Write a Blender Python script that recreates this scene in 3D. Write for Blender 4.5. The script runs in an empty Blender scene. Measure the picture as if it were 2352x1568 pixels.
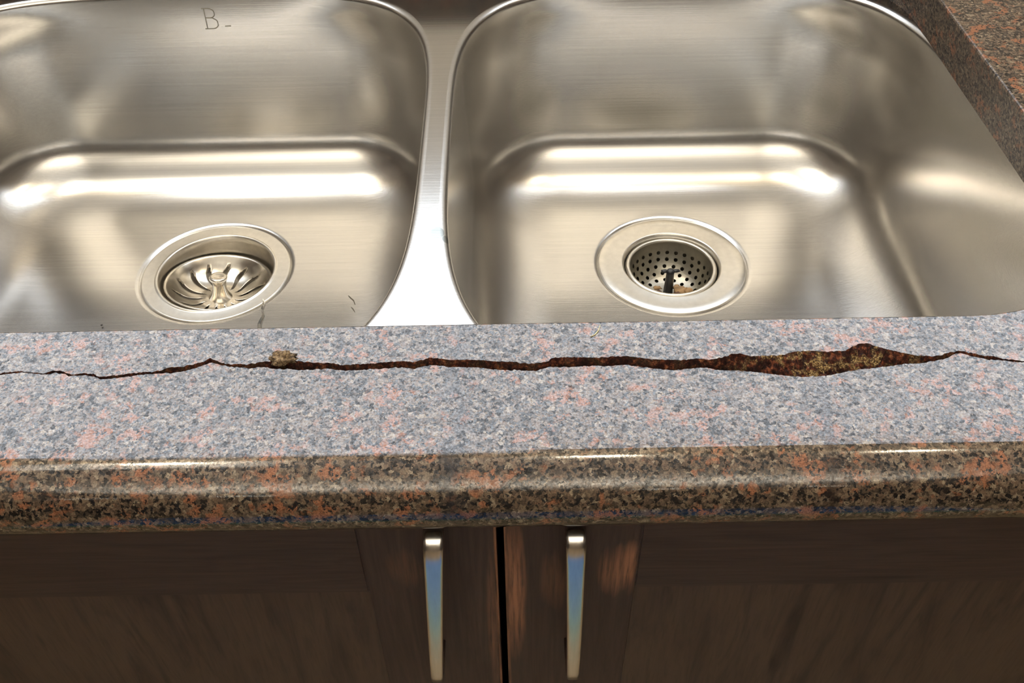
import bpy, bmesh, math, random
from mathutils import Vector, Matrix, noise
from mathutils.geometry import tessellate_polygon
random.seed(7)
PI = math.pi
S = bpy.context.scene
COL = S.collection

# ---------------------------------------------------------------- camera, world, lights, exposure
CAM_H, PITCH, ROLL, YAW, FPX = 0.28352, 0.775162, -0.01846, -0.00145, 2200.0
cd = bpy.data.cameras.new('camera'); cam = bpy.data.objects.new('camera', cd); COL.objects.link(cam)
_f = Vector((math.sin(YAW) * math.cos(PITCH), math.cos(YAW) * math.cos(PITCH), -math.sin(PITCH)))
_r0 = Vector((math.cos(YAW), -math.sin(YAW), 0)); _u0 = _r0.cross(_f)
_R = math.cos(ROLL) * _r0 + math.sin(ROLL) * _u0; _U = -math.sin(ROLL) * _r0 + math.cos(ROLL) * _u0
cam.matrix_world = Matrix(((_R.x, _U.x, -_f.x, 0), (_R.y, _U.y, -_f.y, 0), (_R.z, _U.z, -_f.z, CAM_H), (0, 0, 0, 1)))
cd.sensor_fit = 'HORIZONTAL'; cd.sensor_width = 36.0; cd.lens = 36.0 * FPX / 2352.0; cd.clip_start = 0.02
S.camera = cam

SKY = 6.0
w = bpy.data.worlds.new('sky'); S.world = w; w.use_nodes = True
bg = w.node_tree.nodes['Background']; bg.inputs[0].default_value = (0.84, 0.91, 1.0, 1); bg.inputs[1].default_value = SKY

S.view_settings.view_transform = 'Standard'; S.view_settings.look = 'None'
S.view_settings.exposure = 0.0; S.view_settings.gamma = 1.0; S.view_settings.use_curve_mapping = False
try:
    S.cycles.use_denoising = True
    S.cycles.max_bounces = 10; S.cycles.glossy_bounces = 8
    S.cycles.sample_clamp_indirect = 6.0
except Exception:
    pass

def area(name, loc, size, size_y, power, color, rot=(0, 0, 0), spread=PI):
    l = bpy.data.lights.new(name, 'AREA'); l.shape = 'RECTANGLE'; l.size = size; l.size_y = size_y
    l.energy = power; l.color = color; l.spread = spread
    o = bpy.data.objects.new(name, l); o.location = loc; o.rotation_euler = rot; COL.objects.link(o); return o
WX0, WX1, WZ0, WZ1, WALLY = -0.85, 0.85, 0.30, 1.30, 0.88
p = area('window_portal', ((WX0 + WX1) / 2, WALLY + 0.10, (WZ0 + WZ1) / 2), WX1 - WX0, WZ1 - WZ0, 1.0, (1, 1, 1), (-PI / 2, 0, 0))
p.data.cycles.is_portal = True
CEIL = 1.53
def can(name, loc, power, color=(1.0, .86, .64), radius=.038):
    l = bpy.data.lights.new(name, 'POINT'); l.energy = power; l.color = color; l.shadow_soft_size = radius
    o = bpy.data.objects.new(name, l); o.location = loc; COL.objects.link(o); return o
can('recessed_lamp', (-0.70, 0.68, CEIL - 0.05), 14.0); can('recessed_lamp', (0.17, 0.68, CEIL - 0.05), 10.0); can('recessed_lamp', (0.79, 0.68, CEIL - 0.05), 6.0)
area('bowl_fill_light', (-0.74, 0.58, CEIL - 0.03), 0.50, 0.44, 3.0, (1.0, 0.93, 0.80))  # unseen light added for the bright band in the left bowl
FILLS = ((-0.78, -1.60, 0.68), (0.50, -1.60, 0.68))
for q in FILLS: area('fill', (q[0], q[1], q[2] + .03), 0.44, 0.44, 50.0 if q[0] < 0 else 62.0, (1.0, 0.94, 0.82), (PI, 0, 0))  # unseen upward lights, added to brighten the ceiling and bowl walls

# ---------------------------------------------------------------- helpers
def link(name, me, mat=None, parent=None, smooth=True):
    o = bpy.data.objects.new(name, me); COL.objects.link(o)
    if mat: me.materials.append(mat)
    if smooth:
        for q in me.polygons: q.use_smooth = True
    if parent: o.parent = parent
    return o
def mesh(name, vs, fs, mat=None, parent=None, smooth=True):
    me = bpy.data.meshes.new(name); me.from_pydata([tuple(v) for v in vs], [], fs); me.update()
    return link(name, me, mat, parent, smooth)
def frombm(name, bm, mat=None, parent=None, smooth=True):
    me = bpy.data.meshes.new(name); bm.to_mesh(me); bm.free(); return link(name, me, mat, parent, smooth)
def tag(o, label=None, cat=None, group=None, kind=None):
    if label: o['label'] = label
    if cat: o['category'] = cat
    if group: o['group'] = group
    if kind: o['kind'] = kind
    return o
def empty(name, loc, parent=None):
    o = bpy.data.objects.new(name, None); o.location = loc; o.empty_display_size = .02; COL.objects.link(o)
    if parent: o.parent = parent
    return o
def box(name, a, b, mat, parent=None, bevel=0.0, smooth=False):
    bm = bmesh.new(); bmesh.ops.create_cube(bm, size=1)
    for v in bm.verts:
        v.co = Vector([(a[i] + b[i]) / 2 + v.co[i] * (b[i] - a[i]) for i in range(3)])
    if bevel: bmesh.ops.bevel(bm, geom=bm.edges[:], offset=bevel, segments=2, affect='EDGES', clamp_overlap=True)
    return frombm(name, bm, mat, parent, smooth)
def lathe(name, prof, mat, parent=None, n=96, c=(0, 0, 0)):
    vs, fs = [], []
    for r, z in prof:
        for i in range(n):
            t = 2 * PI * i / n; vs.append((c[0] + r * math.cos(t), c[1] + r * math.sin(t), c[2] + z))
    for k in range(len(prof) - 1):
        for i in range(n):
            j = (i + 1) % n; fs.append((k * n + i, (k + 1) * n + i, (k + 1) * n + j, k * n + j))
    return mesh(name, vs, fs, mat, parent)
def loft(name, rings, mat, parent=None, cap=True):
    n = len(rings[0]); vs = [v for r in rings for v in r]; fs = []
    for k in range(len(rings) - 1):
        for i in range(n):
            j = (i + 1) % n; fs.append((k * n + i, k * n + j, (k + 1) * n + j, (k + 1) * n + i))
    if cap:
        fs.append(tuple(range(n))[::-1]); fs.append(tuple((len(rings) - 1) * n + i for i in range(n)))
    return mesh(name, vs, fs, mat, parent)
def blob(name, loc, r, mat, parent=None, sq=(1, 1, 1), amp=.35, seed=0, sub=2):
    bm = bmesh.new(); bmesh.ops.create_icosphere(bm, subdivisions=sub, radius=1)
    for v in bm.verts:
        d = 1 + amp * noise.noise(v.co * 1.7 + Vector((seed * 3.1, seed, 0)))
        v.co = Vector((v.co.x * d * r * sq[0], v.co.y * d * r * sq[1], v.co.z * d * r * sq[2]))
    o = frombm(name, bm, mat, parent); o.location = loc; return o

# ---------------------------------------------------------------- node helpers
class N:
    def __init__(s, name):
        s.m = bpy.data.materials.new(name); s.m.use_nodes = True; s.t = s.m.node_tree
        s.b = s.t.nodes['Principled BSDF']; s.c = s.t.nodes.new('ShaderNodeTexCoord')
    def n(s, typ, **k):
        q = s.t.nodes.new('ShaderNode' + typ)
        for a, v in k.items():
            if a.startswith('i_'):
                key = a[2:].replace('_', ' ')
                (q.inputs[key] if not key.isdigit() else q.inputs[int(key)]).default_value = v
            else: setattr(q, a, v)
        return q
    def l(s, a, b): s.t.links.new(a, b)
    def mapping(s, scale, loc=(0, 0, 0), rot=(0, 0, 0), src=None):
        q = s.n('Mapping'); q.inputs['Scale'].default_value = scale; q.inputs['Location'].default_value = loc
        q.inputs['Rotation'].default_value = rot; s.l(src or s.c.outputs['Object'], q.inputs['Vector']); return q.outputs[0]
    def noise(s, vec, scale, detail=4, rough=.5, dist=0.0):
        q = s.n('TexNoise'); q.inputs['Scale'].default_value = scale; q.inputs['Detail'].default_value = detail
        q.inputs['Roughness'].default_value = rough; q.inputs['Distortion'].default_value = dist
        s.l(vec, q.inputs['Vector']); return q
    def vor(s, vec, scale, feature='F1'):
        q = s.n('TexVoronoi'); q.feature = feature; q.inputs['Scale'].default_value = scale
        s.l(vec, q.inputs['Vector']); return q
    def ramp(s, fac, stops, interp='LINEAR'):
        q = s.n('ValToRGB'); e = q.color_ramp; e.interpolation = interp
        while len(e.elements) < len(stops): e.elements.new(.5)
        for el, (p_, c_) in zip(e.elements, stops):
            el.position = p_; el.color = (c_ + (1,)) if len(c_) == 3 else c_
        s.l(fac, q.inputs[0]); return q.outputs[0]
    def mix(s, fac, a, b, typ='MIX'):
        q = s.n('Mix'); q.data_type = 'RGBA'; q.blend_type = typ
        for v, i in ((fac, 0), (a, 6), (b, 7)):
            if hasattr(v, 'is_linked'): s.l(v, q.inputs[i])
            elif i == 0: q.inputs[0].default_value = v
            else: q.inputs[i].default_value = tuple(v) + (1,)
        return q.outputs[2]
    def math(s, op, a, b=0.0, clamp=False):
        q = s.n('Math'); q.operation = op; q.use_clamp = clamp
        for v, i in ((a, 0), (b, 1)):
            if hasattr(v, 'is_linked'): s.l(v, q.inputs[i])
            else: q.inputs[i].default_value = v
        return q.outputs[0]
    def bump(s, h, strength, dist=.001):
        q = s.n('Bump'); q.inputs['Strength'].default_value = strength; q.inputs['Distance'].default_value = dist
        s.l(h, q.inputs['Height']); s.l(q.outputs[0], s.b.inputs['Normal']); return q
    def set(s, **k):
        for a, v in k.items():
            key = a.replace('_', ' ')
            if hasattr(v, 'is_linked'): s.l(v, s.b.inputs[key])
            else: s.b.inputs[key].default_value = (tuple(v) + (1,)) if isinstance(v, (tuple, list)) and len(v) == 3 and 'Color' in key or key == 'Base Color' and not hasattr(v, 'is_linked') and len(v) == 3 else v
        return s.m
def plain(name, col, rough=.5, metal=0.0, **k):
    q = N(name); q.set(Base_Color=col, Roughness=rough, Metallic=metal, **k)
    n_ = q.noise(q.c.outputs['Object'], 60, 3); r_ = q.ramp(n_.outputs[0], [(.3, tuple(c * .85 for c in col)), (.7, tuple(min(1, c * 1.1) for c in col))])
    q.l(r_, q.b.inputs['Base Color']); return q.m

# ---------------------------------------------------------------- materials
def granite(name='granite', sawn=False):
    g = N(name); co = g.c.outputs['Object']
    mm = g.mapping((1000, 1000, 1000))
    dn = g.noise(mm, .45, 5, .7)
    vm = g.n('VectorMath'); vm.operation = 'MULTIPLY_ADD'
    g.l(dn.outputs['Color'], vm.inputs[0]); vm.inputs[1].default_value = (4.5, 4.5, 4.5); g.l(mm, vm.inputs[2])
    d = vm.outputs[0]
    # grains about 2 mm
    v1 = g.vor(d, .68); s1 = g.n('SeparateColor'); g.l(v1.outputs['Color'], s1.inputs[0])
    grains = g.ramp(s1.outputs[0], [(0, (.018, .015, .013)), (.14, (.050, .040, .032)), (.30, (.085, .063, .046)), (.52, (.13, .092, .064)), (.74, (.16, .125, .088)), (.93, (.24, .20, .145))], 'CONSTANT')
    fine = g.noise(mm, 1.6, 4, .7)
    grains = g.mix(.75, grains, g.ramp(fine.outputs[0], [(.33, (.25, .22, .2)), (.5, (.9, .88, .86)), (.7, (1.5, 1.46, 1.42))]), 'MULTIPLY')
    # salmon feldspar, clusters about 8-15 mm
    cl = g.noise(g.mapping((800, 1000, 1000), (31, 7, 3)), .085, 4, .62)
    v2 = g.vor(d, .26); s2 = g.n('SeparateColor'); g.l(v2.outputs['Color'], s2.inputs[0])
    sm = g.math('ADD', cl.outputs[0], g.math('MULTIPLY', s2.outputs[1], .22))
    mask = g.ramp(sm, [(.68, (0, 0, 0)), (.76, (1, 1, 1))])
    sal = g.ramp(fine.outputs[0], [(.3, (.09, .036, .022)), (.5, (.23, .098, .050)), (.7, (.36, .18, .105))])
    col = g.mix(mask, grains, sal)
    # black mica flecks
    v3 = g.vor(d, .9); s3 = g.n('SeparateColor'); g.l(v3.outputs['Color'], s3.inputs[0])
    dens = g.noise(mm, .12, 2); fl = g.math('ADD', s3.outputs[2], g.math('MULTIPLY', dens.outputs[0], .5))
    fm = g.ramp(fl, [(.40, (1, 1, 1)), (.46, (0, 0, 0))])
    col = g.mix(fm, col, (.012, .012, .013))
    sp = g.n('SeparateXYZ'); g.l(co, sp.inputs[0])
    # dark vein crossing the front strip, and the hairline crack at right
    nv = g.noise(g.mapping((60, 60, 60)), 1.0, 4); 
    xv = g.math('ADD', g.math('ADD', sp.outputs[0], .0215), g.math('MULTIPLY', g.math('SUBTRACT', nv.outputs[0], .5), .03))
    vmk = g.math('MULTIPLY', g.ramp(g.math('ABSOLUTE', xv), [(0.0, (1, 1, 1)), (.0075, (0, 0, 0))]), g.ramp(nv.outputs[0], [(.38, (0, 0, 0)), (.55, (1, 1, 1))]))
    col = g.mix(g.math('MULTIPLY', vmk, .8), col, (.02, .02, .024))
    nh = g.noise(g.mapping((150, 150, 150)), 1.0, 5, .7)
    xh = g.math('ADD', g.math('SUBTRACT', sp.outputs[0], .1215), g.math('MULTIPLY', g.math('SUBTRACT', nh.outputs[0], .5), .006))
    xh = g.math('ADD', xh, g.math('MULTIPLY', g.math('SUBTRACT', sp.outputs[1], .245), -.10))
    hm = g.ramp(g.math('ABSOLUTE', xh), [(0.0, (1, 1, 1)), (.0004, (0, 0, 0))])
    front = g.math('LESS_THAN', sp.outputs[1], .268)
    hm2 = g.math('MULTIPLY', g.math('MULTIPLY', hm, front), .75)
    col = g.mix(hm2, col, (.02, .012, .01))
    col = g.mix(1.0, col, (.84, .81, .79), 'MULTIPLY')
    rr = g.ramp(g.noise(mm, .5, 3).outputs[0], [(.3, (.05, .05, .05)), (.7, (.10, .10, .10))])
    g.set(Base_Color=col, Roughness=rr, IOR=1.6)
    f2 = g.noise(g.mapping((1000, 1000, 1000), (9, 4, 2)), 1.1, 5, .75)
    gl = g.math('MULTIPLY', g.ramp(f2.outputs[0], [(.34, (.12, .12, .12)), (.50, (.50, .50, .50)), (.66, (.85, .85, .85))]), g.ramp(s1.outputs[0], [(0, (.45, .45, .45)), (.2, (.80, .80, .80)), (1, (1.1, 1.1, 1.1))]))
    g.l(gl, g.b.inputs['Specular IOR Level'])
    if sawn:
        for k_ in list(g.b.inputs['Roughness'].links): g.t.links.remove(k_)
        g.b.inputs['Roughness'].default_value = .5
    g.bump(g.noise(mm, .9, 4, .6).outputs[0], .05, .0004)
    return g.m
def tangent(g):
    ge = g.n('NewGeometry'); x = g.n('VectorMath'); x.operation = 'CROSS_PRODUCT'; x.inputs[0].default_value = (0, .15, 1)
    g.l(ge.outputs['Normal'], x.inputs[1]); nn = g.n('VectorMath'); nn.operation = 'NORMALIZE'; g.l(x.outputs[0], nn.inputs[0]); return nn.outputs[0]
def steel(name, col=(.62, .605, .575), rough=.243, aniso=.5, brush=.12, streak=(6, 900, 900), tan=True):
    g = N(name)
    st = g.noise(g.mapping(streak), 1.0, 3, .6)
    bl = g.noise(g.c.outputs['Object'], 9, 2, .4)
    c1 = g.mix(1.0, g.ramp(st.outputs[0], [(.3, tuple(c * .93 for c in col)), (.7, tuple(min(1, c * 1.05) for c in col))]), g.ramp(bl.outputs[0], [(.3, (.97, .97, .98)), (.7, (1.02, 1.01, 1.0))]), 'MULTIPLY')
    rr = g.math('ADD', g.math('MULTIPLY', bl.outputs[0], .05), rough - .025)
    g.set(Base_Color=c1, Metallic=1.0, Roughness=rr, Anisotropic=aniso)
    if tan: g.l(tangent(g), g.b.inputs['Tangent'])
    if brush: g.bump(st.outputs[0], brush, .0002)
    return g, c1
def wood():
    g = N('dark_wood'); return g
M = {}
M['granite'] = granite(); M['sawn'] = granite('granite_sawn', True)
gs, c1 = steel('brushed_steel')
# dried water stain and scratch on the divider, limescale speckle
sp = gs.n('SeparateXYZ'); gs.l(gs.c.outputs['Object'], sp.inputs[0])
def blobmask(g, sp, x, y, rx, ry, soft=.25, zc=None, rz=1.0):
    a = g.math('POWER', g.math('DIVIDE', g.math('SUBTRACT', sp.outputs[0], x), rx), 2.0)
    b = g.math('POWER', g.math('DIVIDE', g.math('SUBTRACT', sp.outputs[1], y), ry), 2.0)
    s_ = g.math('ADD', a, b)
    if zc is not None: s_ = g.math('ADD', s_, g.math('POWER', g.math('DIVIDE', g.math('SUBTRACT', sp.outputs[2], zc), rz), 2.0))
    return g.ramp(s_, [(1 - soft, (1, 1, 1)), (1.0, (0, 0, 0))])
bm1 = blobmask(gs, sp, -.0400, .4115, .0042, .0055, zc=-.0365, rz=.003); bm2 = blobmask(gs, sp, -.0335, .4070, .0040, .0040, zc=-.0365, rz=.003)
bm = gs.math('MAXIMUM', bm1, bm2)
spk = gs.ramp(gs.noise(gs.c.outputs['Object'], 420, 2).outputs[0], [(.735, (0, 0, 0)), (.77, (1, 1, 1))])
c2 = gs.mix(gs.math('MULTIPLY', bm, .7), c1, (.22, .25, .24)); c2 = gs.mix(gs.math('MULTIPLY', spk, .5), c2, (.85, .84, .8))
gs.l(c2, gs.b.inputs['Base Color']); M['steel'] = gs.m
M['flange'] = steel('flange_steel', (.60, .57, .51), .33, 0, .03, (200, 200, 200), False)[0].m
M['polished'] = steel('polished_steel', (.56, .52, .45), .235, 0, .02, (300, 300, 300), False)[0].m
M['dull'] = steel('dull_steel', (.36, .34, .29), .40, 0, .1, (300, 300, 300), False)[0].m
M['nickel'] = steel('brushed_nickel', (.74, .72, .68), .22, 0, .02, (900, 900, 40), False)[0].m
M['black'] = plain('black_rubber', (.012, .013, .016), .35)
M['pit'] = plain('drain_dark', (.02, .017, .014), .7)
M['paint'] = plain('wall_paint', (.60, .52, .42), .7)
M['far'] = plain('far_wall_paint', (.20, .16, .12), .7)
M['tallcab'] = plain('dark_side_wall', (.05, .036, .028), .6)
M['ceil'] = plain('ceiling_paint', (.78, .75, .70), .8)
M['bounce'] = plain('pale_bounce', (.90, .87, .80), .35)
M['white'] = plain('white_trim', (.75, .74, .71), .4)
M['floorw'] = plain('floor_wood', (.32, .24, .14), .4)
M['mat_blue'] = plain('blue_mat', (.10, .22, .50), .9)
M['mat_teal'] = plain('teal_border', (.22, .40, .34), .9)
def crackmat():
    g = N('broken_granite'); mm = g.mapping((1000, 1000, 1000))
    n1 = g.noise(mm, .45, 5, .7); n2 = g.noise(g.mapping((1000, 1000, 1000), (50, 3, 9)), .16, 4, .6); n3 = g.noise(mm, 1.4, 4, .7)
    c = g.ramp(n1.outputs[0], [(.40, (.012, .004, .004)), (.52, (.05, .014, .009)), (.60, (.17, .05, .022)), (.70, (.34, .15, .07))])
    ochre = g.ramp(n3.outputs[0], [(.40, (.02, .010, .006)), (.52, (.20, .125, .05)), (.62, (.55, .42, .20))])
    sp = g.n('SeparateXYZ'); g.l(g.c.outputs['Object'], sp.inputs[0])
    xr = g.ramp(sp.outputs[0], [(.088, (0, 0, 0)), (.105, (1, 1, 1)), (.152, (1, 1, 1)), (.175, (.1, .1, .1))])
    om = g.math('MULTIPLY', g.ramp(n2.outputs[0], [(.49, (0, 0, 0)), (.56, (1, 1, 1))]), g.math('ADD', g.math('MULTIPLY', xr, .9), .12))
    c = g.mix(om, c, ochre)
    a_ = g.math('POWER', g.math('DIVIDE', g.math('SUBTRACT', sp.outputs[0], .1165), .0125), 2.0); b_ = g.math('POWER', g.math('DIVIDE', g.math('SUBTRACT', sp.outputs[1], .2672), .0021), 2.0)
    pk = g.ramp(g.math('ADD', g.math('ADD', a_, b_), g.math('MULTIPLY', n1.outputs[0], .8)), [(.85, (1, 1, 1)), (1.0, (0, 0, 0))])
    c = g.mix(pk, c, g.ramp(n3.outputs[0], [(.4, (.20, .06, .025)), (.6, (.50, .20, .10))]))
    g.set(Base_Color=c, Roughness=.75); g.b.inputs['Specular IOR Level'].default_value = .25
    g.bump(n3.outputs[0], .8, .0008); return g.m
M['crack'] = crackmat()
def woodmat(name, vertical):
    g = N(name)
    sc = (70, 70, 4) if vertical else (4, 70, 70)
    v = g.mapping(sc)
    n1 = g.noise(v, 1.0, 5, .6, 1.2); n2 = g.noise(g.mapping(tuple(s_ * 6 for s_ in sc)), 1.0, 3, .6)
    c = g.ramp(n1.outputs[0], [(.30, (.022, .011, .008)), (.48, (.045, .025, .018)), (.56, (.033, .017, .012)), (.72, (.060, .034, .024))])
    c = g.mix(.5, c, g.ramp(n2.outputs[0], [(.35, (.55, .5, .5)), (.55, (1.05, 1.05, 1.05))]), 'MULTIPLY')
    if vertical:
        sp = g.n('SeparateXYZ'); g.l(g.c.outputs['Object'], sp.inputs[0])
        tot = None
        for (x, z, rx, rz, k) in ((.0475, -.135, .008, .026, .8), (-.0015, -.150, .0070, .075, 1.0), (-.0055, -.16, .0012, .4, .8), (-.0103, -.16, .0010, .4, .8), (.0560, -.130, .005, .022, .9), (.018, -.145, .008, .03, .35), (-.056, -.130, .010, .022, .30), (-.0135, -.19, .003, .08, .35), (.060, -.14, .006, .02, .3)):
            a = g.math('POWER', g.math('DIVIDE', g.math('SUBTRACT', sp.outputs[0], x), rx), 2.0)
            b = g.math('POWER', g.math('DIVIDE', g.math('SUBTRACT', sp.outputs[2], z + .91), rz), 2.0)
            e = g.math('MULTIPLY', g.ramp(g.math('ADD', g.math('ADD', a, b), g.math('MULTIPLY', g.math('SUBTRACT', n1.outputs[0], .5), 3.0)), [(0.0, (1, 1, 1)), (1.0, (0, 0, 0))]), k * .85)
            tot = e if tot is None else g.math('MAXIMUM', tot, e)
        st = g.ramp(g.noise(g.mapping((600, 600, 22), (3, 0, 5)), 1.0, 4, .7).outputs[0], [(.34, (0, 0, 0)), (.54, (1, 1, 1))])
        c = g.mix(g.math('MULTIPLY', tot, st, True), c, (.30, .13, .065))
    g.set(Base_Color=c, Roughness=.45); g.b.inputs['Specular IOR Level'].default_value = .3; g.bump(n2.outputs[0], .15, .0005); return g.m
M['woodv'] = woodmat('dark_wood_upright', True); M['woodh'] = woodmat('dark_wood_level', False)
M['edge'] = plain('worn_wood_edge', (.20, .09, .04), .5)

# ---------------------------------------------------------------- room shell (out of view, but what the steel and stone reflect)
RX, RY0, FZ = 1.25, -3.0, -0.91
def struct(o): o['kind'] = 'structure'; return o
struct(box('floor', (-RX, RY0, FZ - .1), (RX, WALLY, FZ), M['floorw']))
struct(box('ceiling', (-RX, RY0, CEIL), (RX, WALLY, CEIL + .1), M['ceil']))
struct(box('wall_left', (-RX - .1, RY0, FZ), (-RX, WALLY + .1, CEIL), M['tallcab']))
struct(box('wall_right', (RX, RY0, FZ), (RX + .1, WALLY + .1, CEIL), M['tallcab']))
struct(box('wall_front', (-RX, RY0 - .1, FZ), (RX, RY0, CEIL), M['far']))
def wall_back():
    bm = bmesh.new()
    for a, b in (((-RX, FZ), (WX0, CEIL)), ((WX1, FZ), (RX, CEIL)), ((WX0, FZ), (WX1, WZ0)), ((WX0, WZ1), (WX1, CEIL))):
        r = bmesh.ops.create_cube(bm, size=1)
        for v in r['verts']:
            v.co = Vector(((a[0] + b[0]) / 2 + v.co.x * (b[0] - a[0]), WALLY + .05 + v.co.y * .1, (a[1] + b[1]) / 2 + v.co.z * (b[1] - a[1])))
    return struct(frombm('wall_back', bm, M['paint'], None, False))
wall_back()
struct(box('bounce_strip_1', (-RX, WALLY - .012, .0005), (RX, WALLY, .262), M['bounce'], None, .001))  # pale strip added out of view to brighten what the divider reflects
win = struct(empty('window_1', (0, WALLY, WZ0)))
def wbox(n, a, b): return box(n, (a[0], a[1] - WALLY, a[2] - WZ0), (b[0], b[1] - WALLY, b[2] - WZ0), M['white'], win, .002)
wbox('window_frame', (WX0, WALLY + .02, WZ0), (WX0 + .035, WALLY + .07, WZ1)); wbox('window_frame', (WX1 - .035, WALLY + .02, WZ0), (WX1, WALLY + .07, WZ1))
wbox('window_frame', (WX0, WALLY + .02, WZ0), (WX1, WALLY + .07, WZ0 + .035)); wbox('window_frame', (WX0, WALLY + .02, WZ1 - .035), (WX1, WALLY + .07, WZ1))
wbox('window_sill', (WX0 - .04, WALLY - .03, WZ0 - .03), (WX1 + .04, WALLY + .10, WZ0))

for k_, q in enumerate(FILLS):  # made-up dishes and rods under the added upward lights
    pe = empty('fill_dish', q); tag(pe, ('left' if k_ == 0 else 'right') + ' unseen dish under the added uplight hanging behind the cook', 'light helper', 'added ceiling fills')
    lathe('dish_shell', [(.0001, -.06), (.12, -.045), (.22, -.005), (.27, .05), (.262, .052), (.21, .004), (.11, -.035), (.0001, -.05)], M['white'], pe, 48)
    lathe('rod', [(.008, -.05), (.008, CEIL - q[2])], M['nickel'], pe, 12)
bl = empty('light_blocker', (.44, WALLY + .01, WZ1)); tag(bl, 'unseen cream blind half lowered over the right part of the window', 'blocker')  # unseen sheet, added to cut window light on the right bowl
box('blocker_sheet', (-.42, -.001, -.45), (.39, .001, 0), M['ceil'], bl); box('blocker_rail', (-.42, -.006, -.465), (.39, .006, -.445), M['white'], bl, .002)

# ---------------------------------------------------------------- granite countertop, with the crack as a real opening
T = 0.0365
YF, XL, XR, YB = 0.2306, -0.95, 0.95, WALLY
CRACK_BACK = "-212.1,275.8 -207.1,276.9 -204.0,277.1 -202.3,276.1 -198.7,276.2 -193.9,275.4 -191.2,276.8 -188.6,277.2 -185.0,275.9 -182.8,274.6 -176.7,275.2 -172.9,274.6 -170.2,273.1 -168.8,273.0 -161.1,274.1 -154.1,275.1 -146.2,275.7 -143.1,277.8 -137.7,277.9 -133.4,279.2 -129.2,280.6 -126.6,282.7 -124.4,281.5 -122.8,280.4 -118.9,279.1 -114.3,279.0 -109.7,278.6 -106.3,279.8 -101.8,280.2 -99.7,280.9 -98.5,282.4 -95.8,282.6 -92.5,282.0 -90.9,280.2 -87.2,279.8 -81.6,278.9 -75.2,278.5 -71.5,277.3 -64.3,277.7 -58.8,277.9 -51.7,278.7 -45.3,279.1 -41.7,278.2 -38.1,279.4 -34.5,280.8 -30.0,280.1 -26.3,279.1 -20.8,279.2 -13.6,278.8 -7.2,277.9 -0.4,277.5 0.2,277.3 6.4,276.2 11.8,276.8 14.5,277.5 15.5,279.1 19.1,279.7 24.5,279.5 29.9,279.4 36.2,279.0 41.7,279.6 48.0,279.6 53.3,278.3 59.4,277.4 68.4,276.9 71.9,276.9 76.6,277.7 80.9,276.6 86.4,277.8 90.4,279.7 94.1,280.1 98.2,278.4 106.4,278.5 111.8,278.7 116.7,280.6 124.0,280.9 129.3,280.3 138.4,280.5 141.7,283.0 145.8,284.7 148.2,284.9 150.9,283.3 157.3,280.3 162.2,278.7 166.2,277.1 170.5,276.7 174.9,276.5 180.0,278.2 184.9,279.4 189.0,278.3 193.7,276.4 198.1,276.0 201.1,274.4 205.2,273.6 209.5,272.7"
CRACK_FRONT = "-211.8,275.0 -206.6,275.7 -203.2,276.1 -197.5,275.4 -192.7,274.6 -189.4,275.5 -185.6,274.9 -182.5,273.6 -176.3,273.9 -172.5,273.1 -169.2,271.3 -167.5,271.5 -160.6,272.3 -153.7,273.6 -144.9,274.2 -140.4,274.3 -135.3,275.4 -131.1,277.1 -127.1,279.3 -125.9,280.0 -122.5,278.9 -117.6,277.3 -113.0,276.9 -108.8,276.1 -105.8,276.9 -102.1,276.6 -99.2,275.6 -92.0,275.4 -88.2,274.6 -82.9,274.9 -76.6,275.3 -71.1,274.1 -63.9,274.0 -58.5,274.5 -51.4,274.9 -46.0,275.3 -41.4,274.2 -37.9,275.3 -33.4,276.4 -26.1,274.9 -19.8,274.7 -13.5,274.3 -8.1,273.1 -0.5,272.4 0.1,272.9 4.5,272.0 9.9,272.1 14.4,274.0 21.5,273.8 26.9,273.9 32.3,274.3 38.5,273.9 45.7,274.5 51.8,273.3 58.8,271.9 65.7,270.8 71.2,271.6 76.6,272.2 80.1,271.7 85.2,270.3 92.2,270.1 99.1,269.0 105.9,267.6 111.8,266.5 117.8,265.9 125.0,266.2 130.4,267.0 135.2,268.4 143.5,269.8 152.7,270.9 160.2,272.2 166.5,272.3 174.1,273.9 179.0,275.1 181.4,276.9 185.3,277.9 189.9,275.7 195.5,273.8 201.5,273.2 204.7,272.4 209.1,271.8"
def pts(s): return [tuple(float(c) / 1000 for c in q.split(',')) for q in s.split()]
cb, cf = pts(CRACK_BACK), pts(CRACK_FRONT)
def interp(P, x):
    for i in range(len(P) - 1):
        if P[i][0] <= x <= P[i + 1][0]:
            t = (x - P[i][0]) / max(1e-9, P[i + 1][0] - P[i][0]); return P[i][1] + t * (P[i + 1][1] - P[i][1])
    return P[0][1] if x < P[0][0] else P[-1][1]
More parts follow.
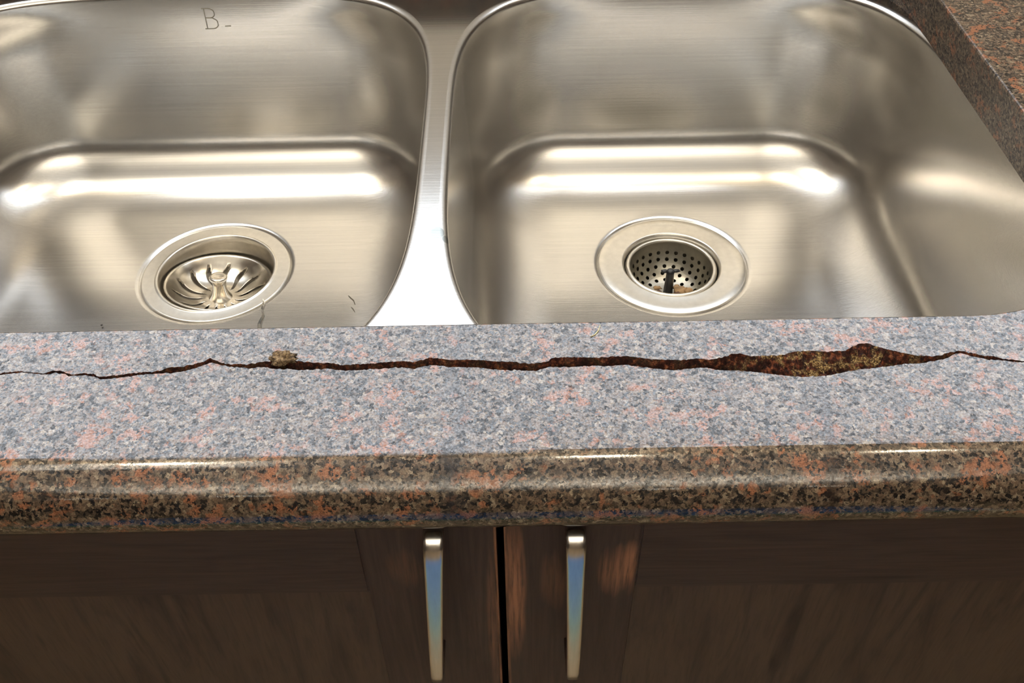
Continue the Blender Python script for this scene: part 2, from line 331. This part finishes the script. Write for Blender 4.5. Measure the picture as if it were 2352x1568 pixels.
# the crack runs on a little past both sides of the frame and peters out
XS = []
x = -.262
while x < .262: XS.append(x); x += .0006
EDGE = []
for x in XS:
    if x < -.2121: t = (x + .262) / .05; yb, yf = .2745 + .0013 * t + .0012 * noise.noise(Vector((x * 200, 0, 0))), None; yf = yb - .0008 * t - .0001
    elif x > .209: t = (.262 - x) / .053; yb = .2727 - .004 * (1 - t) + .0012 * noise.noise(Vector((x * 200, 5, 0))); yf = yb - .0009 * t - .0001
    else:
        yb, yf = interp(cb, x), interp(cf, x)
        yb += .00065 * noise.fractal(Vector((x * 500, 1, 0)), .9, 2.0, 3) - .0001; yf += .00050 * noise.fractal(Vector((x * 500, 9, 0)), .9, 2.0, 3)
        if yb - yf < .0005: yb = yf + .0005
    EDGE.append((x, yb, yf))
def cutout(n=14):
    # rounded opening for the sink, counter-clockwise
    x0, x1, y0, y1 = -.425, .2855, .3000, .7250; P = []
    for cx, cy, r, a0 in ((x1 - .088, y0 + .088, .088, -90), (x1 - .08, y1 - .08, .08, 0), (x0 + .08, y1 - .08, .08, 90), (x0 + .088, y0 + .088, .088, 180)):
        for i in range(n + 1):
            a = math.radians(a0 + 90 * i / n); P.append((cx + r * math.cos(a), cy + r * math.sin(a)))
    return P
CUT = cutout()
counter = empty('countertop', (0, 0, 0))
tag(counter, 'polished brown and salmon granite countertop with a long ragged crack in front of the sink', 'countertop')
def slab():
    outer = [(XL, YF), (XR, YF), (XR, YB), (XL, YB)]
    hole2 = [(x_, b_) for x_, b_, f_ in EDGE] + [(x_, f_) for x_, b_, f_ in reversed(EDGE)]
    loops = [[Vector((a, b, 0)) for a, b in L] for L in (outer, CUT, hole2)]
    tris = tessellate_polygon(loops); flat = [v for L in loops for v in L]
    bm = bmesh.new(); top = [bm.verts.new((v.x, v.y, 0)) for v in flat]
    for t in tris:
        try: bm.faces.new([top[i] for i in t])
        except ValueError: pass
    # sink cut-out face: small arris, then slightly undercut face
    k = len(outer); m = len(CUT); cx, cy = -.07, .5125; prev = [top[k + i] for i in range(m)]
    nrm = []
    for i in range(m):
        a, b = CUT[i - 1], CUT[(i + 1) % m]; d = Vector((b[1] - a[1], -(b[0] - a[0]))).normalized(); nrm.append(d)
    for off, z in ((-.0008, -.0004), (-.0012, -.0014), (.006, -T)):
        cur = [bm.verts.new((CUT[i][0] + nrm[i].x * off, CUT[i][1] + nrm[i].y * off, z)) for i in range(m)]
        for i in range(m):
            j = (i + 1) % m; bm.faces.new((prev[i], prev[j], cur[j], cur[i])).material_index = 1
        prev = cur
    # bullnose front edge
    NB = 28; xs = [XL + (XR - XL) * i / 40 for i in range(41)]; rows = []
    for q in range(NB + 1):
        a = PI * q / NB; rows.append([bm.verts.new((xx, YF - T / 2 * math.sin(a), -T / 2 + T / 2 * math.cos(a))) for xx in xs])
    for q in range(NB):
        for i in range(40): bm.faces.new((rows[q][i], rows[q][i + 1], rows[q + 1][i + 1], rows[q + 1][i]))
    # underside of the front strip, ends
    u = [bm.verts.new(c_) for c_ in ((XL, YF, -T), (XR, YF, -T), (XR, .30, -T), (XL, .30, -T))]; bm.faces.new(u[::-1])
    e = [bm.verts.new(c_) for c_ in ((XL, YF, 0), (XL, YB, 0), (XL, YB, -T), (XL, YF, -T))]; bm.faces.new(e)
    e = [bm.verts.new(c_) for c_ in ((XR, YF, 0), (XR, YB, 0), (XR, YB, -T), (XR, YF, -T))]; bm.faces.new(e[::-1])
    o = frombm('slab', bm, M['granite'], counter)
    o.data.materials.append(M['sawn'])
    o.data.set_sharp_from_angle(angle=math.radians(24))
    return o
slab()
def crack():
    K = 14; vs, fs = [], []
    for i, (x_, yb, yf) in enumerate(EDGE):
        w_ = yb - yf; big = max(0.0, min(1.0, (x_ - .096) / .012)) * max(0.0, min(1.0, (.172 - x_) / .012))
        dep = min(.011, .0012 + 1.5 * w_) * (1 - .42 * big)
        for j in range(K + 1):
            v = j / K                                  # 0 back edge, 1 front edge
            prof = min(1.0, v / (.55 if big < .5 else .5)) ** .8 * min(1.0, (1 - v) / .12) ** .6
            y_ = yb + (yf - yb) * v
            h = -dep * prof
            if 0 < j < K:
                nz = noise.fractal(Vector((x_ * 420, y_ * 420, 3.3)), 1.0, 2.0, 4)
                h += dep * .30 * nz + big * .0016 * noise.noise(Vector((x_ * 700, y_ * 700, 8)))
                h = min(h, -.0002)
            vs.append((x_, y_, h))
    for i in range(len(EDGE) - 1):
        for j in range(K):
            a = i * (K + 1) + j; fs.append((a, a + 1, a + K + 2, a + K + 1))
    o = mesh('crack', vs, fs, M['crack'], counter, False)
    o['label'] = 'dark rusty open crack with crumbling tan inside'
crack()

# ---------------------------------------------------------------- sink
DB = .162; ZR = -T; ZF = ZR - DB
sink = empty('sink', (0, 0, 0))
tag(sink, 'undermount stainless steel kitchen sink with two bowls and a flared steel divider', 'sink')
def make_bowl(c, al, ar, bf, bb, nn, drain, CR=.082):
    NT = 360
    def rrect(th, inset, r_):
        dx, dy = math.cos(th), math.sin(th); lo, hi = 0.0, .4
        for _ in range(26):
            r = (lo + hi) / 2; X = drain[0] + r * dx - c[0]; Y = drain[1] + r * dy - c[1]
            a = (ar if X > 0 else al) - inset; b = (bb if Y > 0 else bf) - inset
            qx, qy = abs(X) - a + r_, abs(Y) - b + r_
            if math.hypot(max(qx, 0), max(qy, 0)) + min(max(qx, qy), 0) - r_ < 0: lo = r
            else: hi = r
        return lo
    def radius2(th, inset, n_, t):
        a = radius(th, inset, n_)
        return a if t <= 0 else a * (1 - t) + t * rrect(th, inset + .001, max(.030, CR - inset))
    def radius(th, inset, n_):
        dx, dy = math.cos(th), math.sin(th); lo, hi = 0.0, .4
        for _ in range(30):
            r = (lo + hi) / 2; X = drain[0] + r * dx - c[0]; Y = drain[1] + r * dy - c[1]
            a = (ar if X > 0 else al) - inset; b = (bb if Y > 0 else bf) - inset
            if abs(X / a) ** n_ + abs(Y / b) ** n_ < 1: lo = r
            else: hi = r
        return lo
    # denser angles near the corners is not needed at this count
    rings = []                                           # (inset, z, exponent)
    RR = .0045
    for i in range(7):
        a = PI / 2 * i / 6; rings.append((-RR + RR * math.sin(a), ZR - RR + RR * math.cos(a), nn))
    draft, RF, RH = .006, .044, .062
    for i in range(1, 9):
        t = i / 8; rings.append((draft * t, ZR - RR - (DB - RR - RF) * t, nn + .3 * t))
    for i in range(1, 15):
        a = PI / 2 * i / 14; rings.append((draft + RH * (1 - math.cos(a)), ZF + RF * (1 - math.sin(a)) + .0003, nn + .3 - .2 * i / 14))
    vs, fs = [], []
    ths = [2 * PI * i / NT for i in range(NT)]
    for ins, z, n_ in rings:
        tt = max(0.0, min(1.0, (ZR - .004 - z) / .03)); tt = tt * tt * (3 - 2 * tt)
        for th in ths:
            r = radius2(th, ins, n_, tt); vs.append((drain[0] + r * math.cos(th), drain[1] + r * math.sin(th), z))
    last = [radius2(th, rings[-1][0], rings[-1][2], 1) for th in ths]
    for i in range(1, 9):                                # floor, easing into the stamped ring round the drain
        t = i / 8
        for k, th in enumerate(ths):
            r = last[k] * (1 - t) + .0622 * t; vs.append((drain[0] + r * math.cos(th), drain[1] + r * math.sin(th), ZF + .0003 * (1 - t)))
    for r, dz in ((.0616, .0000), (.0609, -.0001), (.0602, -.0003), (.0595, -.0006), (.0587, -.0010), (.0580, -.0018), (.055, -.0024), (.045, -.0026)):
        for th in ths: vs.append((drain[0] + r * math.cos(th), drain[1] + r * math.sin(th), ZF + dz))
    n = len(vs) // NT
    for k in range(n - 1):
        for i in range(NT):
            j = (i + 1) % NT; fs.append((k * NT + i, (k + 1) * NT + i, (k + 1) * NT + j, k * NT + j))
    fs = [f[::-1] for f in fs]
    rim = [(vs[i][0], vs[i][1]) for i in range(NT)]
    return mesh('bowl', vs, fs, M['steel'], sink), rim
DL, DR = (-.2314, .5768), (.1252, .5763)
b1, rim1 = make_bowl((-.2345, .505), .205, .18, .21, .208, 4.0, DL)
b2, rim2 = make_bowl((.125, .510), .161, .172, .215, .200, 3.8, DR)
def deck():
    outer = [(-.465, .262), (.325, .262), (.325, .765), (-.465, .765)]
    L = [[Vector((a, b, 0)) for a, b in q] for q in (outer, rim1, rim2)]; flat = [v for q in L for v in q]
    tr = tessellate_polygon(L)
    return mesh('rim', [(v.x, v.y, ZR) for v in flat], [tuple(t) for t in tr], M['steel'], sink, False)
dk = deck(); dk['label'] = 'flat steel divider and rim around the bowls'
# "B -" scratched lettering on the back wall of the left bowl
def letter():
    yw = .7125
    strokes = [[(0, 0), (0, 1)], [(-.16, 1), (.42, 1), (.62, .88), (.62, .66), (.42, .54), (0, .54)], [(.42, .54), (.72, .42), (.74, .14), (.5, 0), (-.16, 0)], [(1.15, .12), (1.55, .12)]]
    bm = bmesh.new(); s_ = .0150; x0, z0 = -.2350, -.0640
    dirs = []
    for st_ in strokes:
        # smooth polyline
        P = [Vector((x0 + a * s_ * .80, 0, z0 + b * s_ * 1.05)) for a, b in st_]; Q = []
        for i in range(len(P) - 1):
            for k in range(5): Q.append(P[i].lerp(P[i + 1], k / 5))
        Q.append(P[-1])
        for _ in range(2): Q = [Q[0]] + [(Q[i - 1] + Q[i] * 2 + Q[i + 1]) / 4 for i in range(1, len(Q) - 1)] + [Q[-1]]
        hw = .00042
        prev = None
        for i, q in enumerate(Q):
            d = (Q[min(i + 1, len(Q) - 1)] - Q[max(i - 1, 0)]).normalized(); nrm = Vector((d.z, 0, -d.x))
            ring = []
            for s2, dy in ((-1, .00005), (0, -.00012), (1, .00005)):
                v = q + nrm * hw * s2; ring.append(bm.verts.new((v.x, WALLFIT(v.x, v.z) + dy, v.z)))
            if prev:
                for a in range(2): bm.faces.new((prev[a], prev[a + 1], ring[a + 1], ring[a]))
            prev = ring
    o = frombm('stamped_letter', bm, M['dull'], sink); o['label'] = 'letter B with a short dash stamped in the back wall'
def WALLFIT(x_, z_):
    # front surface of the bowl mesh behind the letters
    hit, loc, nrm, idx = b1.ray_cast(Vector((x_, .60, z_)), Vector((0, 1, 0)))
    return loc.y - .00012 if hit else .71
letter()

# drains: flange, throat and dark pipe are parts of the sink
def drain_left():
    c = (DL[0], DL[1], ZF)
    lathe('drain_flange', [(.0573, -.0030), (.0573, -.0012), (.0569, -.0009), (.0560, -.0009), (.0476, -.0011), (.0469, -.0010), (.0464, -.0005), (.0456, -.0003), (.0448, -.0006), (.0441, -.0016), (.0436, -.006), (.0425, -.026), (.0400, -.032), (.033, -.038), (.028, -.046)], M['flange'], sink, 128, c)
    lathe('drain_pipe', [(.0285, -.045), (.024, -.060), (.024, -.10), (.0001, -.10)], M['pit'], sink, 48, c)
def drain_right():
    c = (DR[0], DR[1], ZF)
    lathe('drain_flange', [(.0573, -.0030), (.0571, -.0010), (.0565, -.0007), (.0530, -.0003), (.0520, -.0002), (.0500, -.0002), (.0400, -.0005), (.0394, -.0004), (.0386, -.0004), (.0378, -.0010), (.0372, -.0024), (.0368, -.005), (.0362, -.014), (.0352, -.022), (.0352, -.075)], M['flange'], sink, 128, c)
    lathe('drain_pipe', [(.0352, -.07), (.0340, -.10), (.0001, -.10)], M['pit'], sink, 48, c)
drain_left(); drain_right()

# ---------------------------------------------------------------- left basket strainer: slotted dish lying tilted in the drain
def slotted_strainer():
    root = empty('basket_strainer', (DL[0] - .0004, DL[1] - .0006, ZF - .0122))
    root.rotation_euler = (math.radians(-9), math.radians(5), 0); root.scale = (1.03, 1.03, 1.03)
    tag(root, 'slotted steel sink strainer with a short centre knob, tilted in the left drain', 'sink strainer')
    NS, PER = 14, 14; NT = NS * PER
    prof = [(.0398, .0002), (.0404, .0012), (.0402, .0020), (.0392, .0022), (.0378, .0012), (.035, -.0022), (.0325, -.0048), (.030, -.0068), (.0275, -.0084), (.025, -.0098), (.0225, -.0110), (.020, -.0119), (.0175, -.0125), (.015, -.0128), (.0135, -.0127), (.011, -.0124), (.008, -.0123), (.005, -.0122), (.0001, -.0122)]
    vs, fs = [], []
    for r, z in prof:
        t0 = .20 * math.sin((r - .015) / .018 * PI * 1.0) * (1 if .012 < r < .034 else 0) * .5
        for i in range(NT):
            a = 2 * PI * i / NT + t0; vs.append((r * math.cos(a), r * math.sin(a), z))
    for k in range(len(prof) - 1):
        rm = (prof[k][0] + prof[k + 1][0]) / 2
        for i in range(NT):
            sl = i % PER
            if .0140 < rm < .0325 and sl in ((5, 6, 7, 8) if .0160 < rm < .031 else (6, 7)): continue
            j = (i + 1) % NT; fs.append((k * NT + i, k * NT + j, (k + 1) * NT + j, (k + 1) * NT + i))
    o = mesh('dish', vs, fs, M['polished'], root)
    s_ = o.modifiers.new('thick', 'SOLIDIFY'); s_.thickness = .0008; s_.offset = -1
    lathe('knob', [(.0090, -.0124), (.0080, -.0112), (.0064, -.0085), (.0052, -.005), (.0048, -.001), (.0054, .0020), (.0068, .0038), (.0070, .0052), (.0062, .0062), (.0045, .0064), (.0035, .0060), (.0001, .0058)][::-1], M['polished'], root, 40)
slotted_strainer()

# ---------------------------------------------------------------- right basket strainer: deep perforated cup with a broken black post
def holed_strainer():
    root = empty('basket_strainer', (DR[0], DR[1] + .0005, ZF - .004))
    tag(root, 'deep perforated steel strainer cup with a black centre post in the right drain', 'sink strainer')
    # wall of cells, every cell with a round hole; profile as function of arc length
    P = [(.0322, -.001)] + [(.0322 * math.cos(a_ * PI / 80) ** .55, -.001 - .028 * math.sin(a_ * PI / 80) ** 1.15) for a_ in range(2, 39)] + [(.0060, -.0290)]
    L = [0]
    for i in range(1, len(P)): L.append(L[-1] + math.dist(P[i], P[i - 1]))
    def at(s_):
        s_ = max(0, min(L[-1], s_))
        for i in range(len(P) - 1):
            if s_ <= L[i + 1]:
                t = (s_ - L[i]) / (L[i + 1] - L[i]); return P[i][0] + t * (P[i + 1][0] - P[i][0]), P[i][1] + t * (P[i + 1][1] - P[i][1])
        return P[-1]
    bm = bmesh.new()
    def pt(s_, th):
        r, z = at(s_); return (r * math.cos(th), r * math.sin(th), z)
    s_ = .0068; row = 0; H = .0058
    # plain band above the holes
    nb = 72
    for k in range(4):
        for i in range(nb):
            a0, a1 = 2 * PI * i / nb, 2 * PI * (i + 1) / nb; s0, s1 = s_ * k / 4, s_ * (k + 1) / 4
            bm.faces.new([bm.verts.new(pt(*q)) for q in ((s0, a0), (s0, a1), (s1, a1), (s1, a0))])
    while s_ + H < L[-1] - .002 and row < 6:
        r_, _ = at(s_ + H / 2); n = max(8, int(round(2 * PI * r_ / .0072))); off = (row % 2) * .5
        for i in range(n):
            a0 = 2 * PI * (i + off) / n; da = 2 * PI / n; rw = r_ * da
            sq, ho = [], []
            for q in range(16):
                a = 2 * PI * q / 16; cx_, cy_ = math.cos(a), math.sin(a); m_ = max(abs(cx_), abs(cy_))
                sq.append(pt(s_ + H / 2 + cy_ / m_ * H / 2, a0 + da / 2 + cx_ / m_ * da / 2))
                ho.append(pt(s_ + H / 2 + cy_ * .0016, a0 + da / 2 + cx_ * .0016 / r_))
            A = [bm.verts.new(v) for v in sq]; B = [bm.verts.new(v) for v in ho]
            for q in range(16):
                j = (q + 1) % 16; bm.faces.new((A[q], A[j], B[j], B[q]))
        s_ += H; row += 1
    se = s_
    for k in range(4):
        for i in range(36):
            a0, a1 = 2 * PI * i / 36, 2 * PI * (i + 1) / 36; s0 = se + (L[-1] - se) * k / 4; s1 = se + (L[-1] - se) * (k + 1) / 4
            bm.faces.new([bm.verts.new(pt(*q)) for q in ((s0, a0), (s0, a1), (s1, a1), (s1, a0))])
    bmesh.ops.create_circle(bm, cap_ends=True, radius=.0062, segments=24, matrix=Matrix.Translation((0, 0, -.0290)))
    bmesh.ops.remove_doubles(bm, verts=bm.verts[:], dist=.00002)
    bmesh.ops.recalc_face_normals(bm, faces=bm.faces[:])
    o = frombm('perforated_cup', bm, M['dull'], root)
    lathe('cup_rim', [(.0322, -.0012), (.0322, .0004), (.0332, .0010), (.0345, .0008), (.0356, -.0002), (.0360, -.002)][::-1], M['flange'], root, 96)
    # post: tapering oval black stem with a broken forked top
    rings = []
    for z, rx, ry in ((-.0290, .0040, .0034), (-.022, .0038, .0032), (-.014, .0034, .0030), (-.007, .0031, .0028), (-.005, .0033, .003), (-.0035, .0026, .0024), (-.003, .001, .001)):
        rings.append([(rx * math.cos(2 * PI * i / 20), ry * math.sin(2 * PI * i / 20), z) for i in range(20)])
    p_ = loft('post', rings, M['black'], root); p_['label'] = 'black post standing in the middle of the cup'
    for sx in (-1, 1):
        q = blob('post_prong', (sx * .0045, .0010, -.0052), .0026, M['black'], p_, (1.2, .7, .55), .3, sx + 2)
    return root
holed_strainer()
# food scraps lying in the perforated cup
M['food'] = plain('tan_food', (.38, .24, .12), .8); M['food_d'] = plain('brown_food', (.10, .05, .03), .8)
for i, (dx, dy, dz, r, mt, lb) in enumerate(((.0098, -.0040, -.0235, .0044, 'food', 'largest tan food scrap beside the black post in the right strainer'),
                                          (.0150, -.0050, -.0225, .0032, 'food', 'tan food scrap furthest right of the black post in the strainer'),
                                          (.0070, .0010, -.0245, .0026, 'food', 'small tan food scrap touching the black post on its right'),
                                          (-.0090, .0010, -.0245, .0024, 'food', 'lone tan crumb just left of the black post'),
                                          (-.0095, -.0070, -.0235, .0034, 'food_d', 'dark brown food scrap at the near left edge of the strainer cup'),
                                          (.0060, -.0080, -.0235, .0026, 'food_d', 'dark brown food scrap at the near foot of the black post'))):
    o = blob('food_scrap', (DR[0] + dx, DR[1] + dy, ZF + dz - .002), r, M[mt], None, (1.2, .9, .7), .9, i)
    tag(o, lb, 'food scrap', 'food scraps in the right strainer')

# ---------------------------------------------------------------- small debris
g = N('crumbly_brown'); nn_ = g.noise(g.mapping((1000, 1000, 1000)), .9, 5, .75)
g.set(Base_Color=g.ramp(nn_.outputs[0], [(.38, (.03, .018, .010)), (.5, (.16, .10, .05)), (.64, (.42, .31, .17))]), Roughness=.85); g.bump(nn_.outputs[0], .9, .001); M['clump'] = g.m
o = blob('debris_clump', (-.0958, .2812, .0006), .0042, M['clump'], None, (1.25, .75, .55), .9, 5, 3)
tag(o, 'small brown crumbly clump sitting on the back edge of the crack, below the left drain', 'debris')
M['shell'] = plain('pale_scrap', (.75, .70, .58), .5)
o = blob('crumb', (.1486, .6783, ZF + .0022), .0030, M['shell'], None, (1.3, .8, .7), .8, 9); tag(o, 'pale crumb on the right bowl floor behind the drain', 'crumb')
o = blob('crumb', (.1432, .6782, ZF + .0022), .0020, M['food_d'], None, (.6, 1.3, .5), .4, 3); tag(o, 'thin dark crumb beside the pale one behind the right drain', 'crumb')
o = blob('crumb', (-.3023, .5151, ZF + .0016), .0008, M['pit'], None, (1, 1, .6), .4, 3); tag(o, 'tiny dark speck on the left bowl floor, left of the left drain', 'crumb')
def ribbon(name, P, w_, mat, z0, h=.0006, parent=None):
    n = 8; rings = []
    for i, (a, b, k) in enumerate(P):
        a0, b0 = P[max(0, i - 1)][:2]; a1, b1 = P[min(len(P) - 1, i + 1)][:2]; d = Vector((a1 - a0, b1 - b0, 0)).normalized(); nr = Vector((-d.y, d.x, 0))
        rings.append([Vector((a, b, z0)) + nr * w_ * k * math.cos(2 * PI * q / n) + Vector((0, 0, h * max(.0, math.sin(2 * PI * q / n)))) for q in range(n)])
    return loft(name, rings, mat, parent)
g = N('water'); g.set(Base_Color=(.9, .9, .88), Roughness=.02, IOR=1.33); g.b.inputs['Transmission Weight'].default_value = 1.0; M['water'] = g.m
o = ribbon('water_trickle', [(-.1882, .5412, .3), (-.1868, .5370, .9), (-.1872, .530, 1), (-.1850, .523, .9), (-.1862, .514, 1.3), (-.184, .505, 1.2), (-.184, .49, 1)], .0012, M['water'], ZF + .0007, .0012)
tag(o, 'thin trickle of water running from the left drain toward the front', 'water')
M['residue'] = plain('dark_residue', (.10, .08, .055), .5)
for P, lb in (([(-.1240, .5440, .4), (-.1220, .5415, 1), (-.1195, .5385, 1), (-.1180, .5340, .6)], 'upper of the two curved dark hair bits right of the left drain'),
              ([(-.1205, .5310, .4), (-.1190, .5290, 1), (-.1172, .5255, .5)], 'lower of the two curved dark hair bits right of the left drain')):
    o = ribbon('hair_bit', P, .00045, M['residue'], ZF + .0006, .0004); tag(o, lb, 'hair')
M['straw'] = plain('pale_fibre', (.75, .66, .38), .5)
o = ribbon('fibre', [(.0330, .2912, .3), (.0350, .2926, 1), (.0366, .2950, 1), (.0376, .2985, .4)], .00025, M['straw'], .0001, .0004)
tag(o, 'thin curved straw coloured fibre on the granite between sink and crack', 'fibre')
for i, (a, b) in enumerate(((.0838, .2690), (.0858, .2697), (.0800, .2752))): pass

# ---------------------------------------------------------------- sink cabinet
DY = .262                                               # door face
cab = empty('sink_cabinet', (0, DY, FZ))
tag(cab, 'dark stained wooden sink cabinet with two doors under the granite edge', 'cabinet')
def cbox(name, a, b, mat, parent, bv=0.0):
    px = parent.location if parent is cab else Vector((0, 0, 0))
    off = Vector((0, DY, FZ)) if parent is cab else Vector((0, DY, FZ)) + parent.location
    return box(name, tuple(a[i] - off[i] for i in range(3)), tuple(b[i] - off[i] for i in range(3)), mat, parent, bv)
DT = -.047                                              # door top height
def carcass():
    bm = bmesh.new()
    X0, X1, Y0, Y1 = -.48, .46, DY + .021, WALLY - .01
    for a, b in (((X0, Y0, FZ + .09), (X0 + .018, Y1, -T - .001)), ((X1 - .018, Y0, FZ + .09), (X1, Y1, -T - .001)), ((X0, Y0, FZ + .09), (X1, Y1, FZ + .11)),
                 ((X0, Y1 - .01, FZ + .09), (X1, Y1, -T - .001)), ((X0, Y0 + .06, FZ), (X1, Y0 + .075, FZ + .09)), ((X0, Y0, -T - .04), (X1, Y0 + .018, -T - .001))):
        r = bmesh.ops.create_cube(bm, size=1)
        for v in r['verts']: v.co = Vector([(a[i] + b[i]) / 2 + v.co[i] * (b[i] - a[i]) - (0, DY, FZ)[i] for i in range(3)])
    return frombm('carcass', bm, M['woodh'], cab, False)
carcass()
def door(x0, x1, hx, hinge):
    d = empty('cabinet_door', (0, 0, 0), cab)
    z0, z1 = FZ + .12, DT; SW = .066; zr = -.152
    # stiles, rails and panel, faces with eased edges
    cbox('stile', (x0, DY, z0), (x0 + SW, DY + .019, z1), M['woodv'], d, .0012)
    cbox('stile', (x1 - SW, DY, z0), (x1, DY + .019, z1), M['woodv'], d, .0012)
    cbox('rail', (x0 + SW, DY + .0002, zr), (x1 - SW, DY + .019, z1), M['woodh'], d, .0008)
    cbox('rail', (x0 + SW, DY + .0002, z0), (x1 - SW, DY + .019, z0 + .066), M['woodh'], d, .0008)
    cbox('panel', (x0 + SW, DY + .0022, z0 + .066), (x1 - SW, DY + .016, zr), M['woodp'], d, .0004)
    # bow handle
    path = [(DY, -.0850), (DY - .006, -.0838), (DY - .011, -.0836), (DY - .0145, -.0846), (DY - .0165, -.0875), (DY - .0180, -.098), (DY - .0200, -.115), (DY - .0222, -.135), (DY - .0238, -.155), (DY - .0248, -.175), (DY - .0250, -.190), (DY - .0242, -.1975), (DY - .0215, -.2015), (DY - .014, -.2030), (DY, -.2035)]
    rings = []
    for i, (yy, zz) in enumerate(path):
        y0_, z0_ = path[max(0, i - 1)]; y1_, z1_ = path[min(len(path) - 1, i + 1)]
        t = Vector((0, y1_ - y0_, z1_ - z0_)).normalized(); nn = Vector((0, -t.z, t.y)) ; nn = Vector((0, t.z, -t.y))
        s_ = i / (len(path) - 1); hw = .0048 - .0014 * min(1, max(0, (-.085 - zz) / .11)); ht = .0022; hx_ = hx[0] + (hx[1] - hx[0]) * min(1, max(0, (-.085 - zz) / .115))
        ring = []
        for q in range(16):
            a = 2 * PI * q / 16; cx_, sx_ = math.cos(a), math.sin(a)
            ring.append(Vector((hx_, yy - DY, zz - FZ)) + Vector((1, 0, 0)) * hw * (abs(cx_) ** .5) * (1 if cx_ > 0 else -1) + nn * ht * (abs(sx_) ** .6) * (1 if sx_ > 0 else -1))
        rings.append(ring)
    h = loft('handle', rings, M['nickel'], d); h['label'] = 'brushed nickel bow handle'
    return d
M['woodp'] = woodmat('dark_wood_panel', True) if False else None
def woodpanel():
    g = N('dark_wood_panel'); v = g.mapping((60, 60, 7), rot=(0, math.radians(16), 0))
    n1 = g.noise(v, 1.0, 4, .6, 1.5); n2 = g.noise(g.mapping((500, 500, 40), rot=(0, math.radians(16), 0)), 1.0, 3, .6)
    c = g.ramp(n1.outputs[0], [(.32, (.025, .013, .009)), (.46, (.048, .027, .018)), (.60, (.062, .036, .023)), (.72, (.034, .018, .012))])
    c = g.mix(.5, c, g.ramp(n2.outputs[0], [(.35, (.6, .55, .5)), (.5, (1.05, 1.05, 1.05))]), 'MULTIPLY')
    g.b.inputs['Specular IOR Level'].default_value = .3; g.set(Base_Color=c, Roughness=.45); g.bump(n2.outputs[0], .12, .0004); return g.m
M['woodp'] = woodpanel()
door(-.47, -.0098, (-.0378, -.0433), -1)
door(-.0060, .45, (.0270, .0285), 1)

# ---------------------------------------------------------------- unseen mat, added to give the handles a blue reflection
mat = empty('reflected_mat', (0, -.55, FZ)); tag(mat, 'unseen blue floor mat with a teal border in front of the sink cabinet', 'mat')
box('pile', (-.75, -.60, .0), (.75, .13, .012), M['mat_blue'], mat, .004)
box('border', (-.75, .13, .0), (.75, .25, .012), M['mat_teal'], mat, .004)
